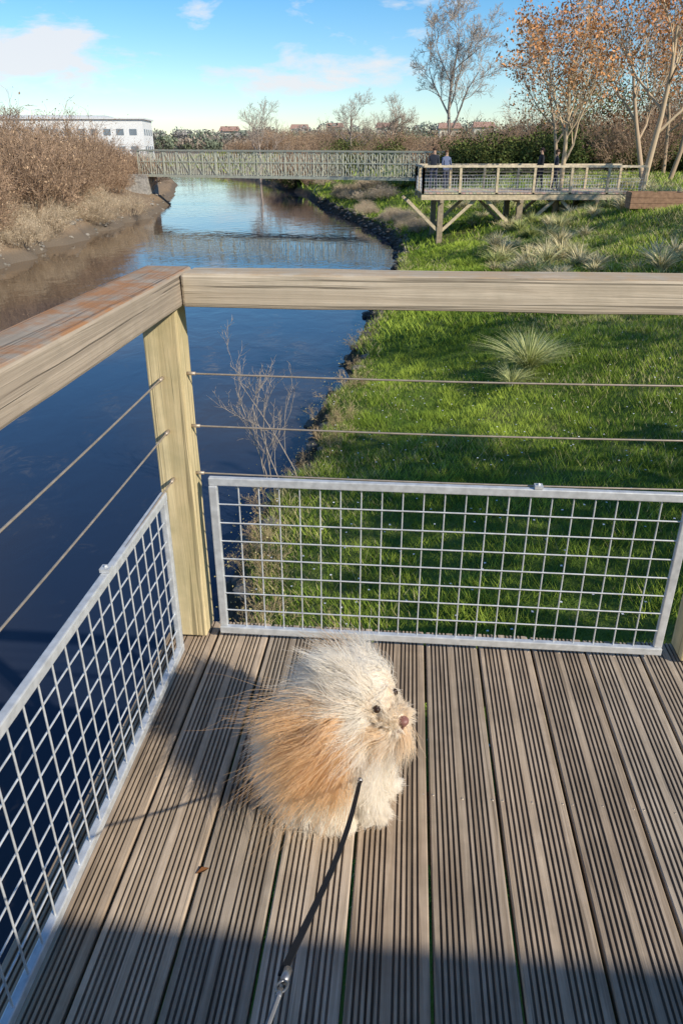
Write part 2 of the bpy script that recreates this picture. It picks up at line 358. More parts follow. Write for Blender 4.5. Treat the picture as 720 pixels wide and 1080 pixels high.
# ------------------------------------------------------------------ trees
def rot_dir(d,ang,az):
    a=d.cross(Vector((0,0,1)) if abs(d.z)<.95 else Vector((1,0,0))).normalized()
    a=Matrix.Rotation(az,3,d)@a
    return (Matrix.Rotation(ang,3,a)@d).normalized()
def grow(mb,p,d,L_,r,depth,up=.08,wan=.12,nch=5,ang=(.45,.85),col=(.2,.16,.12),tips=None,rmin=.006,t0=.3,lr=(.5,.72)):
    segs=4 if depth>0 else 3; pts=[p.copy()]; dirs=[d.copy()]; q=p.copy(); dd=d.copy()
    for i in range(segs):
        dd=(dd+Vector((random.gauss(0,wan),random.gauss(0,wan),random.gauss(0,wan)+up))).normalized()
        q=q+dd*(L_/segs); pts.append(q.copy()); dirs.append(dd.copy())
    rad=[max(rmin*.5,r*(1-.62*i/segs)) for i in range(segs+1)]
    mb.tube(pts,rad,6 if r>.06 else 3,col)
    if depth==0:
        if tips is not None: tips.extend([pts[-1],pts[-2]])
        return
    n=nch if depth>0 else 0
    for k in range(n):
        t=t0+(1-t0)*(k+random.uniform(.2,1))/n; t=min(t,1)
        i=min(int(t*segs),segs-1); f=t*segs-i
        pp=pts[i].lerp(pts[i+1],f); rr=rad[i]*(1-f)+rad[i+1]*f
        a=random.uniform(*ang)
        grow(mb,pp,rot_dir(dirs[i+1],a,k*2.4+random.uniform(-.5,.5)),L_*random.uniform(*lr)*(1.1-.35*t),max(rmin,rr*.62),depth-1,up,wan*1.15,nch,ang,col,tips,rmin,.2,lr)
def leafcloud(P,size,cols,flat=0):
    n=len(P); u=rng.normal(size=(n,3)); u/=np.linalg.norm(u,axis=1)[:,None]; w_=rng.normal(size=(n,3)); v=np.cross(u,w_); v/=np.linalg.norm(v,axis=1)[:,None]
    s=size*(.6+.8*rng.uniform(0,1,n))[:,None]
    V=np.stack([P-u*s,P+v*s*.55,P+u*s,P-v*s*.55],1).reshape(-1,3)
    return V,np.arange(4*n).reshape(n,4),np.repeat(cols,4,0)
def tree(name,loc,h,r,lean=(0,0),depth=5,nch=5,col=(.2,.16,.12),leafcol=None,nleaf=3,leafsize=.09,trunk=.35,**kw):
    mb=MB(); tips=[]; p=Vector((loc[0],loc[1],float(height(loc[0],loc[1]))-.1))
    d=Vector((lean[0],lean[1],1)).normalized()
    grow(mb,p,d,h*.62,r,depth,col=col,tips=tips,t0=trunk,nch=nch,**kw)
    if leafcol:
        e=empty(name); mb.obj('trunk_and_branches',M_veg,e,True)
        T=np.array([list(t) for t in tips]); T=np.repeat(T,nleaf,0)+rng.normal(size=(len(T)*nleaf,3))*.13
        kk=rng.uniform(.5,1.5,len(T))[:,None]
        fastmesh('leaves',*leafcloud(T,leafsize,np.array(leafcol)[None]*kk),M_leaf,e)
    else: mb.obj(name,M_veg,None,True)
yt=dict(ang=(.42,.85),up=.13)
tree('young_tree',(9.7,36.5),9.0,.13,(.07,0),4,6,(.56,.43,.28),(.60,.29,.12),1,.075,.34,**yt)
tree('young_tree',(13.9,37.5),11.0,.16,(.0,0),4,6,(.56,.43,.29),(.58,.28,.12),1,.075,.36,**yt)
tree('young_tree',(17.5,47),11.5,.16,(-.04,0),4,6,(.46,.34,.23),(.54,.25,.11),1,.09,.3,**yt)
tree('young_tree',(21,52),12,.16,(.02,0),4,6,(.42,.31,.21),(.52,.24,.1),1,.09,.3,**yt)
tree('young_tree',(14.0,53),10.5,.14,(.0,0),4,6,(.42,.31,.21),(.56,.26,.11),1,.09,.3,**yt)
tree('young_tree',(24.5,62),13,.16,(.0,0),4,6,(.42,.31,.21),(.52,.24,.10),1,.11,.25,**yt)
for lx,ly,hh,nl in ((9.6,.2,7.5,2),(12.8,6.0,8.5,1),(16.0,12.5,9,2),(18.5,18.5,9,3),(21.5,25,10,4)):  # trees out of view, the nearest added to shade the grass by the deck
    tree('young_tree',(lx,ly),hh,.15,(.02,0),4,5,(.4,.3,.2),(.44,.2,.09),nl,.10,.3,**yt)
# bare trees
tree('bare_tree',(9.4,72),15.5,.19,(0,0),5,6,(.50,.42,.35),None,rmin=.013,trunk=.2,ang=(.45,.9),up=.06,lr=(.45,.64))
tree('bare_tree',(-11.5,115),11.5,.2,(0,0),4,6,(.42,.34,.28),None,rmin=.016,trunk=.2,ang=(.4,.8))
tree('bare_tree',(1.5,110),9,.2,(0,0),4,6,(.42,.34,.28),None,rmin=.016,trunk=.1,ang=(.5,.95))
tree('bare_tree',(-58,150),11,.2,(0,0),4,5,(.3,.24,.2),None,rmin=.03,trunk=.2)
tree('bare_tree',(5.5,100),7.5,.2,(0,0),4,6,(.42,.33,.26),None,rmin=.016,trunk=.1,ang=(.5,.95))

# bushes (instanced meshes)
def bushmesh(name,n,h,w_,col,leafn=0,leafcol=None,ls=.05,r0=.012):
    mb=MB(); tips=[]
    for i in range(n):
        a=random.uniform(0,6.28); rr=random.random()**.5
        p=Vector((math.cos(a)*rr*w_*.55,math.sin(a)*rr*w_*.55,-.1))
        d=Vector((math.cos(a)*rr*.9,math.sin(a)*rr*.9,1)).normalized()
        k=random.uniform(.6,1.3); c_=(col[0]*k,col[1]*k,col[2]*k)
        grow(mb,p,d,h*random.uniform(.5,.85)*(1-.45*rr),r0,2,up=.03,wan=.16,nch=5,ang=(.3,.8),col=c_,tips=tips,rmin=r0*.5,t0=.25,lr=(.35,.6))
    me=bpy.data.meshes.new(name); 
    V=mb.v;F=list(mb.f);C=list(mb.c)
    if leafn:
        T=np.array([list(t) for t in tips]); idx=rng.integers(0,len(T),leafn); P=T[idx]+rng.normal(size=(leafn,3))*.16
        v,f,c=leafcloud(P,ls,np.array(leafcol)[None]*rng.uniform(.45,1.5,leafn)[:,None]); b=len(V)
        V=V+[tuple(q) for q in v]; F+= [tuple(int(k)+b for k in q) for q in f]; C+=[(q[0],q[1],q[2],1) for q in c]
    me.from_pydata(V,[],F); at=me.color_attributes.new('col','FLOAT_COLOR','POINT'); at.data.foreach_set('color',np.array(C,dtype=np.float32).ravel())
    me.materials.append(M_veg); me.update(); return me
BR=[bushmesh('brown_bush_%d'%i,90,3.0,1.9,(.40,.275,.185),1600,(.36,.25,.16),.034,.013) for i in range(3)]
BT=[bushmesh('tan_bush_%d'%i,90,1.8,1.6,(.54,.43,.30),1200,(.54,.44,.31),.026,.009) for i in range(2)]
BG=[bushmesh('green_bush_%d'%i,40,2.4,1.4,(.12,.09,.06),4500,(.12,.145,.045),.07,.012) for i in range(2)]
def scatter(name,meshes,pts):
    e=empty(name)
    for i,(x,y,s,zs) in enumerate(pts):
        o=bpy.data.objects.new('bush_%d'%i,random.choice(meshes)); sc.collection.objects.link(o); o.parent=e
        o.location=(x,y,float(height(x,y))); o.scale=(s,s,s*zs); o.rotation_euler[2]=random.uniform(0,6.28)
pts=[]
for i in range(100):
    y=random.uniform(34,85); d=random.uniform(1.6,15); s=random.choice([.8,1.1,1.4,1.8]); pts.append((float(xl(y))-d-s*.8,y,s*random.uniform(.9,1.1),random.uniform(.9,1.25)))
for i in range(30):
    y=random.uniform(85,150); d=random.uniform(2,30); pts.append((float(xl(y))-d,y,random.uniform(1.0,1.7),1))
scatter('riverside_bushes',BR,pts)
pts=[]
for i in range(62):
    y=random.uniform(24,56); d=random.uniform(.7,4.0); pts.append((float(xl(y))-d,y,random.uniform(.5,1.1),random.uniform(.7,1.1)))
for i in range(26):
    y=random.uniform(58,120); d=random.uniform(1.0,5); pts.append((float(xr(y))+d,y,random.uniform(.7,1.2),.8))
for i in range(30):
    y=random.uniform(40,60); d=random.uniform(.6,2.0); pts.append((float(xr(y))+d,y,random.uniform(.35,.6),.8))
scatter('dry_reeds',BT,pts)
pts=[(random.uniform(7.5,15.5),random.uniform(66,72),random.uniform(1.2,1.7),1.05) for i in range(14)]
scatter('shrub_hedge',BR,pts)
pts=[(random.uniform(8,15.5),random.uniform(60,63),random.uniform(1.2,1.6),.95) for i in range(16)]
pts+=[(random.uniform(16,30),random.uniform(60,75),random.uniform(1.2,1.9),1.0) for i in range(18)]
pts+=[(random.uniform(-6,9),random.uniform(92,130),random.uniform(.9,1.7),1) for i in range(30)]
scatter('evergreen_hedge',BG,pts)
pts=[(random.uniform(-8,9),random.uniform(90,140),random.uniform(1.0,1.7),1) for i in range(34)]
pts+=[(random.uniform(17,48),random.uniform(64,84),random.uniform(1.6,2.4),1.1) for i in range(36)]
pts+=[(random.uniform(-22,20),random.uniform(165,210),random.uniform(1.6,2.6),1.0) for i in range(26)]
scatter('woodland_scrub',BR,pts)
mb=MB()
for k in range(5):
    p=Vector((-.78+random.uniform(-.25,.25),9.5+random.uniform(-.3,.3),-2.95)); d=Vector((random.uniform(-.35,.3),random.uniform(-.2,.2),1)).normalized()
    grow(mb,p,d,random.uniform(1.3,2.1),.010,3,up=.03,wan=.09,nch=4,ang=(.3,.7),col=(.42,.35,.28),rmin=.0028,t0=.25,lr=(.35,.55))
mb.obj('bare_sapling',M_veg,None,True)
W=bushmesh('weed',16,.6,.5,(.45,.34,.2),150,(.36,.32,.15),.014,.004)
pts=[]
for i in range(30):
    y=random.uniform(4.5,12) if i<22 else random.uniform(12,20); pts.append((float(xr(y))+random.uniform(.05,.6),y,random.uniform(.5,1.0),1))
scatter('bank_weeds',[W],pts)

# distant tree line
Vs=[];Fs=[];Cs=[];off=0
def clump(cx,cy,cz,rx,rz,n,size,col):
    global off
    u=rng.normal(size=(n,3)); u/=np.linalg.norm(u,axis=1)[:,None]; P=u*rng.uniform(.35,1,n)[:,None]**.5*np.array([rx,rx,rz])+np.array([cx,cy,cz])
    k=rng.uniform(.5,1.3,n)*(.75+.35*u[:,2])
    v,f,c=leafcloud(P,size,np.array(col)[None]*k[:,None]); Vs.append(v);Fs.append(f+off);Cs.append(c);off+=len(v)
for i in range(360):
    y=random.uniform(215,640); x=random.uniform(-.55*y,.6*y)
    if abs(x-float(np.interp(y,RY,RX))+15)<32 and y<230: continue
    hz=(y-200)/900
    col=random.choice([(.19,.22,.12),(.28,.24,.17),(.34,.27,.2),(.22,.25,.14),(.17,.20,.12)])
    col=tuple(c_*(1-hz)+q_*hz for c_,q_ in zip(col,(.34,.38,.42)))  # aerial haze painted into the foliage colour, stronger with distance
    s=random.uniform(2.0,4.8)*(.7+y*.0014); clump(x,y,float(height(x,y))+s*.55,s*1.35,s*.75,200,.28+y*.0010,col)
for i in range(90):
    x=random.uniform(20,62); y=random.uniform(64,110); s=random.uniform(2.5,4.2)
    if x/y<.24: continue
    clump(x,y,s*random.uniform(.9,1.8),s,s*1.1,420,.12,random.choice([(.40,.21,.11),(.44,.25,.14),(.16,.19,.07),(.15,.17,.07)]))
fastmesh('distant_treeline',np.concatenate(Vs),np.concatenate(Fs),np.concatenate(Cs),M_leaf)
hb=MB()
for x,y in ((62,480),(-30,600),(28,520),(-75,560),(85,500),(-5,640)):
    z=float(height(x,y))-.3; hb.box((x,y,z+3),(12,8,6),None,(.7,.64,.54)); 
    hb.add([(x-7,y-5.2,z+6),(x+7,y-5.2,z+6),(x+7,y+5.2,z+6),(x-7,y+5.2,z+6),(x-6,y,z+9),(x+6,y,z+9)],[(0,1,5,4),(2,3,4,5),(1,2,5),(3,0,4)],(.42,.26,.20))
    for k in (-4,0,4): hb.box((x+k,y-4.05,z+3.5),(1.3,.12,1.6),None,(.1,.11,.12))
hb.obj('distant_houses',M_paint)

# ------------------------------------------------------------------ white building
e=empty('white_building',math.radians(5),(-70,205,-1.9))
b1=MB(); b1.box((0,0,4.6),(44,16,9.2),None,(.78,.78,.76)); b1.box((-34,4,4.2),(24,16,8.4),None,(.75,.75,.74))
b1.obj('walls',M_paint,e)
b1=MB(); b1.box((0,0,9.36),(45,17,.3),None,(.7,.7,.7)); b1.box((-4,0,9.8),(34,12,.55),None,(.5,.52,.54)); b1.obj('roof',M_paint,e)
b1=MB()
for fl in (2.2,5.9):
    for k in range(14): b1.box((-20+k*3.05,-8.03,fl+.6),(1.7,.1,1.3),None,(.2,.24,.27))
    for k in range(4): b1.box((22.03,-5.5+k*3.6,fl+.6),(.1,1.6,1.3),None,(.2,.24,.27))
    for k in range(7): b1.box((-44+k*3.1,-4.03,fl+.4),(1.7,.1,1.3),None,(.2,.24,.27))
b1.obj('windows',M_paint,e)

# ------------------------------------------------------------------ lattice footbridge
e=empty('lattice_footbridge'); A=Vector((-17.5,70.5,-.74)); B=Vector((9.5,62.5,-.84)); D=(B-A); Ld=D.length; D.normalize(); S=Vector((-D.y,D.x,0)); S=S if S.y>0 else -S
for side,off_ in (('front_truss',0),('rear_truss',2.4)):
    mb=MB(); O=A+S*off_; gc=(.44,.45,.36); H=1.95
    mb.beam(O,O+D*Ld,.14,.2,gc); mb.beam(O+Vector((0,0,H)),O+D*Ld+Vector((0,0,H)),.14,.12,(.34,.35,.29))
    mb.beam(O+Vector((0,0,H*.55)),O+D*Ld+Vector((0,0,H*.55)),.05,.05,gc)
    n=int(Ld/1.2)
    for k in range(n+1):
        p=O+D*(Ld*k/n); mb.beam(p,p+Vector((0,0,H)),.07,.07,gc)
        if k<n:
            q=O+D*(Ld*(k+1)/n); 
            mb.beam(p+Vector((0,0,0)),q+Vector((0,0,H)),.04,.04,gc); mb.beam(p+Vector((0,0,H)),q,.04,.04,gc)
    n=int(Ld/.22)
    for k in range(n):
        p=O+D*(Ld*(k+.5)/n)+S*.06; mb.beam(p,p+Vector((0,0,H*.97)),.04,.04,(.52,.52,.43))
    mb.obj(side,M_paint,e)
mb=MB(); mb.beam(A+S*1.2+Vector((0,0,.02)),B+S*1.2+Vector((0,0,.02)),2.3,.14,(.2,.17,.13)); 
for k in (A+S*1.2-D*.6,B+S*1.2+D*.6): mb.box((k.x,k.y,-2.1),(2.0,4,2.9),None,(.35,.33,.3))
mb.obj('deck_and_abutments',M_stone,e)

# ------------------------------------------------------------------ far viewing platform
e=empty('viewing_platform'); z0=-.34; x0,x1,y0,y1=3.5,13.2,35.2,38.6
tc_=(.58,.47,.31); dk=(.34,.27,.18)
mb=MB()
for k in range(int((x1-x0)/.16)): mb.box((x0+.08+k*.16,(y0+y1)/2,z0),(.145,y1-y0,.05),None,(tc_[0]*random.uniform(.8,1.1),tc_[1]*random.uniform(.8,1.1),tc_[2]))
mb.obj('deck_boards',M_timber,e)
mb=MB(); 
for yy in (y0+.1,(y0+y1)/2,y1-.1): mb.box(((x0+x1)/2,yy,z0-.15),(x1-x0,.12,.24),None,tc_)
for xx in (4.4,7.9,11.2):
    for yy in (y0+.3,y1-.3):
        zb=float(height(xx,yy))-.4; mb.beam((xx,yy,zb),(xx,yy,z0-.27),.24,.24,dk)
        for s_ in (-1,1): mb.beam((xx+.1*s_,yy,z0-1.55),(xx+1.5*s_,yy,z0-.28),.13,.13,tc_)
    mb.beam((xx,y0-.1,z0-.33),(xx,y1+.1,z0-.33),.16,.12,dk)
mb.obj('piles_and_braces',M_timber,e)
mb=MB()
for (ax,ay),(bx,by) in (((x0+.06,y0+.05),(x1,y0+.05)),((x0+.06,y1-.05),(x1,y1-.05)),((x0+.06,y0+.05),(x0+.06,y1-.05))):
    ln=math.hypot(bx-ax,by-ay); n=max(2,int(round(ln/1.6)))
    for k in range(n+1):
        px=ax+(bx-ax)*k/n; py=ay+(by-ay)*k/n; mb.box((px,py,z0+.5),(.1,.1,1.05),None,tc_)
    mb.beam((ax,ay,z0+1.07),(bx,by,z0+1.07),.14,.09,(.66,.55,.39))
    for zz in (.88,.74): mb.tube([(ax,ay,z0+zz),(bx,by,z0+zz)],.008,4,(.3,.28,.25))
    m_=int(ln/.12)
    for k in range(m_): mb.tube([(ax+(bx-ax)*k/m_,ay+(by-ay)*k/m_,z0+.06),(ax+(bx-ax)*k/m_,ay+(by-ay)*k/m_,z0+.6)],.006,3,(.5,.5,.5))
    for zz in (.06,.2,.33,.46,.6): mb.tube([(ax,ay,z0+zz),(bx,by,z0+zz)],.01,3,(.5,.5,.5))
mb.obj('railing',M_timber,e)
e=empty('timber_planter',math.radians(-8),(11.7,30.0,float(height(11.7,30))))
mb=MB(); 
for k in range(3):
    for yy in (-.45,.45): mb.box((0,yy,.12+k*.19),(1.9,.08,.18),None,(.34,.20,.12))
    for xx in (-.93,.93): mb.box((xx,0,.12+k*.19),(.08,.82,.18),None,(.34,.20,.12))
mb.box((0,0,.45),(1.78,.8,.1),None,(.06,.045,.03)); mb.obj('box',M_timber,e)
v,f,c=tuft((0,0,.5),90,.25,.9,(.3,.3,.12)); fastmesh('plants',v,f,c,M_grass,e)

# ------------------------------------------------------------------ people
def person(loc,rz,jacket,pants,hair,s=1.0,walk=.12):
    e=empty('person',rz,loc); e.scale=(s,s,s)
    me=bpy.data.meshes.new('body'); J=[(0,0,.95,.15),(0,0,1.15,.135),(0,.01,1.38,.16),(0,0,1.5,.06),(0,.02,1.6,.085),(0,.02,1.7,.075)]
    Ee=[(0,1),(1,2),(2,3),(3,4),(4,5)]
    for sgn in (-1,1):
        b=len(J); J+= [(sgn*.19,0,1.40,.065),(sgn*.24,.03,1.13,.05),(sgn*.2,.14,.92,.038),(sgn*.19,.18,.86,.035)]; Ee+=[(2,b),(b,b+1),(b+1,b+2),(b+2,b+3)]
        b=len(J); J+= [(sgn*.1,0,.86,.1),(sgn*.11,.03+walk*sgn*.5,.48,.065),(sgn*.11,walk*sgn,.08,.045),(sgn*.12,walk*sgn+.13,.04,.035)]; Ee+=[(0,b),(b,b+1),(b+1,b+2),(b+2,b+3)]
    me.from_pydata([j[:3] for j in J],Ee,[]); o=link('body',me,e)
    sk=o.modifiers.new('s','SKIN'); 
    for i,j in enumerate(J): me.skin_vertices[0].data[i].radius=(j[3],j[3]*.85)
    me.skin_vertices[0].data[0].use_root=True
    ss=o.modifiers.new('ss','SUBSURF'); ss.levels=1; ss.render_levels=2
    m,nt,b=newmat('clothed_figure'); L=nt.links.new; tc=N(nt,'ShaderNodeTexCoord'); sp=N(nt,'ShaderNodeSeparateXYZ'); L(tc.outputs['Object'],sp.inputs[0])
    mu=N(nt,'ShaderNodeMath',operation='MULTIPLY'); mu.inputs[1].default_value=.5; L(sp.outputs['Z'],mu.inputs[0])
    r=ramp(nt,[(0,(.03,.03,.03)),(.045,pants),(.45,jacket),(.745,(.5,.32,.23))]); r.color_ramp.interpolation='CONSTANT'; L(mu.outputs[0],r.inputs[0]); L(r.outputs[0],b.inputs['Base Color']); b.inputs['Roughness'].default_value=.9
    me.materials.append(m)
    h=MB(); h.sphere((0,0,1.70),(.095,.1,.085),10,7,hair); h.sphere((0,-.03,1.64),(.09,.07,.11),10,7,hair)
    h.sphere((0,.115,1.625),(.015,.02,.02),6,4,(.5,.32,.23))
    for q in (-.035,.035): h.sphere((q,.1,1.655),(.012,.01,.01),6,4,(.02,.02,.02))
    h.obj('head_hair_and_face',M_cloth,e,True)
zt=z0+.025
person((4.25,37.6,zt),math.radians(160),(.03,.035,.05),(.04,.05,.09),(.05,.03,.02))
person((4.85,37.9,zt),math.radians(200),(.12,.15,.25),(.05,.06,.10),(.12,.07,.04),.95)
person((9.2,37.7,zt),math.radians(100),(.02,.02,.025),(.03,.03,.04),(.03,.02,.02))
person((9.8,37.3,zt),math.radians(250),(.03,.03,.05),(.03,.035,.05),(.06,.04,.03),.96)

# ------------------------------------------------------------------ OUR DECK
mb=MB(); PIT=.176; BW=.168; VF=2.12; VB=-1.5; U0=-.775
nb_=int((6.4-U0)/PIT)
for k in range(nb_):
    u=U0+k*PIT; prof=[(0,-.028),(0,-.003),(.003,0)]
    def groove(x): return [(x,0),(x+.0012,-.0042),(x+.0052,-.0042),(x+.0064,0)]
    x=.014
    for grp in range(2):
        for j in range(5):
            prof+=groove(x); x+=.0125
        x+=.014
    prof+=[(BW-.003,0),(BW,-.003),(BW,-.028)]
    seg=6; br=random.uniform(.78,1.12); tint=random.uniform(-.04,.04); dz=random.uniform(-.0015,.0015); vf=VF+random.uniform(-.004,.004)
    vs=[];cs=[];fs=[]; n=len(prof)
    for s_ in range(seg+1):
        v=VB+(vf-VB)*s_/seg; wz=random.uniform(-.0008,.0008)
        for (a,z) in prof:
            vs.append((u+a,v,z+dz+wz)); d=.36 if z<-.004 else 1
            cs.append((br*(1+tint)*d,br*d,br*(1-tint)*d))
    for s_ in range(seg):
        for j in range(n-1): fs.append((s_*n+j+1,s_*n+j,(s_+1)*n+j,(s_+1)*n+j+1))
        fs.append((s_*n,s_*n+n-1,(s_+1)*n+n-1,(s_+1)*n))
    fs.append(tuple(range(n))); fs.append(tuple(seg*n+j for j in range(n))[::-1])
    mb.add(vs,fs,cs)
deck=empty('wooden_deck',-YAW)
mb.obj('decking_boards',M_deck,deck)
mb=MB()
for v in (-1.4,-.7,0,.7,1.4,2.04): mb.box(((U0+6.4)/2,v,-.119),(6.4-U0,.08,.18),None,(.8,.8,.8))
for u in (U0+.03,1.6,3.9,6.3):
    for v in (-1.25,1.85):
        mb.box((u+.06,v,-2.2),(.2,.2,3.95),None,(.7,.7,.7))
mb.obj('joists_and_piles',M_rail_v,deck)
mb=MB()
for k in range(nb_):
    u=U0+k*PIT
    for v in (1.4,.7,2.04):
        for a in (.009,.0835,.16): mb.sphere((u+a,v+random.uniform(-.004,.004),.0005),(.0035,.0035,.0015),8,4,(.25,.22,.2))
mb.obj('deck_screws',M_cable,deck)

# railing
rl=empty('timber_railing',-YAW)
mb=MB(); mb.box((-.680,2.055,.562),(.10,.10,1.09),None,seg=8,axis=2,wob=.0012)
for u in (.965,2.6,4.3,6.2): mb.box((u,2.055,.562),(.10,.10,1.09),None,seg=8,axis=2,wob=.0012)
for v in (.36,-1.35): mb.box((-.675,v,.562),(.10,.10,1.09),None,seg=8,axis=2,wob=.0012)
mb.obj('posts',M_post,rl,bevel=.005)
mb=MB(); mb.box(((-.607+6.4)/2,2.065,1.152),(6.4+.607,.13,.088),None,seg=40,axis=0,wob=.0015); mb.obj('front_handrail',M_rail_u,rl,bevel=.008)
mb=MB(); mb.box((-.677,(2.135-1.5)/2,1.153),(.135,3.635,.090),None,seg=24,axis=1,wob=.0018); mb.obj('side_handrail',M_rail_v,rl,bevel=.008)
mb=MB()
for z in (.91,.75,.597):
    for a,b in ((-.63,.915),(1.015,2.55),(2.65,4.25)):
        mb.tube([(a+(b-a)*t/8,2.055,z-.006*math.sin(math.pi*t/8)) for t in range(9)],.0028,6)
        for q in (a+.012,b-.012): mb.tube([(q-.014,2.055,z),(q+.014,2.055,z)],.0055,8,cap=True)
    mb.tube([(-.685,.41+(2.005-.41)*t/8,z-.006*math.sin(math.pi*t/8)) for t in range(9)],.0028,6)
    mb.tube([(-.685,1.975,z),(-.685,2.003,z)],.0055,8,cap=True)
    mb.tube([(-.685,-1.3,z),(-.685,.31,z)],.0028,6)
mb.obj('steel_cables',M_cable,rl,True)
def panel(name,L_,H,place):
    e=empty(name,-YAW)
    mb=MB(); fr=.026; th=.02
    def P(a,z,o=0): return place(a,z,o)
    def bar(a0,z0_,a1,z1,w_,t_,o=0):
        A_=Vector(P(a0,z0_,o));B_=Vector(P(a1,z1,o)); c_=(A_+B_)/2
        dx=abs(A_.x-B_.x);dy=abs(A_.y-B_.y);dz=abs(A_.z-B_.z)
        alongu= abs(P(1,0,0)[0]-P(0,0,0)[0])>.5
        if dz>max(dx,dy): dims=(w_,t_,dz) if alongu else (t_,w_,dz)
        else: dims=(dx,t_,w_) if alongu else (t_,dy,w_)
        mb.box(c_,dims)
    bar(0,fr/2,L_,fr/2,fr,th); bar(0,H-fr/2,L_,H-fr/2,fr,th)
    bar(fr/2,fr,fr/2,H-fr,fr,th-.002); bar(L_-fr/2,fr,L_-fr/2,H-fr,fr,th-.002)
    mb.obj('frame',M_galv,e,bevel=.003)
    mb=MB(); nc=int(round((L_-2*fr)/.0625)); nr=int(round((H-2*fr)/.0625))
    for k in range(1,nc):
        a=fr+(L_-2*fr)*k/nc; mb.tube([P(a,fr*.5,.003),P(a,H-fr*.5,.003)],.0024,6)
    for k in range(1,nr):
        z=fr+(H-2*fr)*k/nr; mb.tube([P(fr*.5,z,-.002),P(L_-fr*.5,z,-.002)],.0024,6)
    mb.obj('welded_wires',M_galv,e,True)
    mb=MB()
    for a in (L_-.45,):
        c_=Vector(P(a,H+.006,0)); mb.box(c_,(.024,.024,.010)); mb.sphere((c_.x,c_.y,c_.z+.006),.005,8,5)
    mb.obj('clips',M_galv,e)
panel('wire_mesh_panel',1.44,.565,lambda a,z,o:(-.585+a,2.02+o+.012*(z/.565),.03+z))
panel('wire_mesh_panel',1.44,.565,lambda a,z,o:(.0+1.075+a,2.02+o,.03+z) )
panel('wire_mesh_panel',1.47,.565,lambda a,z,o:(-.688+o,.44+a,.03+z))
panel('wire_mesh_panel',1.47,.565,lambda a,z,o:(-.688+o,-1.25+a,.03+z))
# unseen timber screen added behind the viewer to shade the near deck
e=empty('added_shadow_screen',-YAW); mb=MB(); k=0; u=-.6
while u<6.3:
    mb.box((u+.07,-1.25,1.19),(.142,.024,2.33),None,(random.uniform(.8,1.1),)*3); u+=.146
mb.obj('vertical_boards',M_post,e)
mb=MB(); 
for z in (.35,1.2,2.1): mb.box((2.85,-1.29,z),(6.9,.05,.1))
for u in (-.5,1.6,3.9,6.2): mb.box((u,-1.36,1.15),(.1,.09,2.25))
mb.obj('frame',M_rail_u,e)

mb=MB()
for u,v in ((-.42,1.13),):
    s=.017; a=.6
    pts=[(s*math.cos(a),s*math.sin(a),.002),(s*.4*math.cos(a+1.4),s*.4*math.sin(a+1.4),.008),(-s*math.cos(a),-s*math.sin(a),.003),(s*.4*math.cos(a-1.6),s*.4*math.sin(a-1.6),.006)]
    mb.add([(u+p[0],v+p[1],p[2]) for p in pts],[(0,1,2),(0,2,3)],(.16,.07,.03))
mb.obj('fallen_leaf',M_leaf,None,rotz=-YAW)

# ------------------------------------------------------------------ DOG
DO=np.array([-.012,1.405,0.0])
dog=empty('dog',0,tuple(DO))
E={
 'rump':((-.060,.03,.115),(.11,.11,.112)),
 'torso':((-.01,.01,.17),(.108,.10,.135)),
 'chest':((.045,-.02,.165),(.075,.08,.125)),
 'neck':((.045,-.01,.26),(.07,.07,.07)),
 'head':((.060,-.005,.320),(.080,.080,.066)),
 'brow':((.094,-.035,.325),(.044,.048,.043)),
 'muzzle':((.124,-.062,.303),(.038,.036,.028)),
 'ear':((.005,-.078,.285),(.030,.018,.052)),
 'ear2':((.05,.078,.285),(.032,.018,.052)),
 'thigh':((-.045,-.070,.085),(.080,.05,.08)),
 'leg':((.070,-.070,.08),(.028,.028,.085)),
 'leg2':((.095,.005,.08),(.028,.028,.085)),
 'paw':((.090,-.086,.02),(.034,.027,.02)),
 'paw2':((.118,-.006,.02),(.034,.027,.02)),
 'hindpaw':((.0,-.108,.02),(.05,.027,.02)),
}
mb=MB()
for k,(c_,r_) in E.items(): mb.sphere(c_,[q*.98 for q in r_],20,14)
def skinmat():
    m,nt,b=newmat('dog_skin'); L=nt.links.new
    tc=N(nt,'ShaderNodeTexCoord'); n=N(nt,'ShaderNodeTexNoise',Scale=30.0); L(tc.outputs['Object'],n.inputs['Vector'])
    r=ramp(nt,[(.3,(.78,.66,.52)),(.7,(.88,.80,.68))]); L(n.outputs['Fac'],r.inputs[0]); L(r.outputs[0],b.inputs['Base Color']); b.inputs['Roughness'].default_value=.9
    return m
bo=mb.obj('body',skinmat(),dog,True)
rm=bo.modifiers.new('r','REMESH'); rm.mode='VOXEL'; rm.voxel_size=.006; rm.use_smooth_shade=True
sm=bo.modifiers.new('s','SMOOTH'); sm.factor=.5; sm.iterations=4
NOSE=np.array([.155,-.086,.310]); EYE=np.array([.092,-.081,.340]); EYE2=np.array([.136,-.022,.340])
m_,nt_,b_=newmat('dog_nose'); b_.inputs['Base Color'].default_value=(.26,.12,.10,1); b_.inputs['Roughness'].default_value=.35
n_=N(nt_,'ShaderNodeTexNoise',Scale=300.0); bp_=N(nt_,'ShaderNodeBump',Strength=.3,Distance=.001); nt_.links.new(n_.outputs['Fac'],bp_.inputs['Height']); nt_.links.new(bp_.outputs[0],b_.inputs['Normal'])
mb=MB(); mb.sphere(NOSE,(.013,.014,.010),14,10); mb.sphere(NOSE+np.array([.001,-.003,-.008]),(.007,.007,.006),10,8); mb.obj('nose',m_,dog,True)
m_,nt_,b_=newmat('dog_eye'); b_.inputs['Base Color'].default_value=(.035,.018,.010,1); b_.inputs['Roughness'].default_value=.08
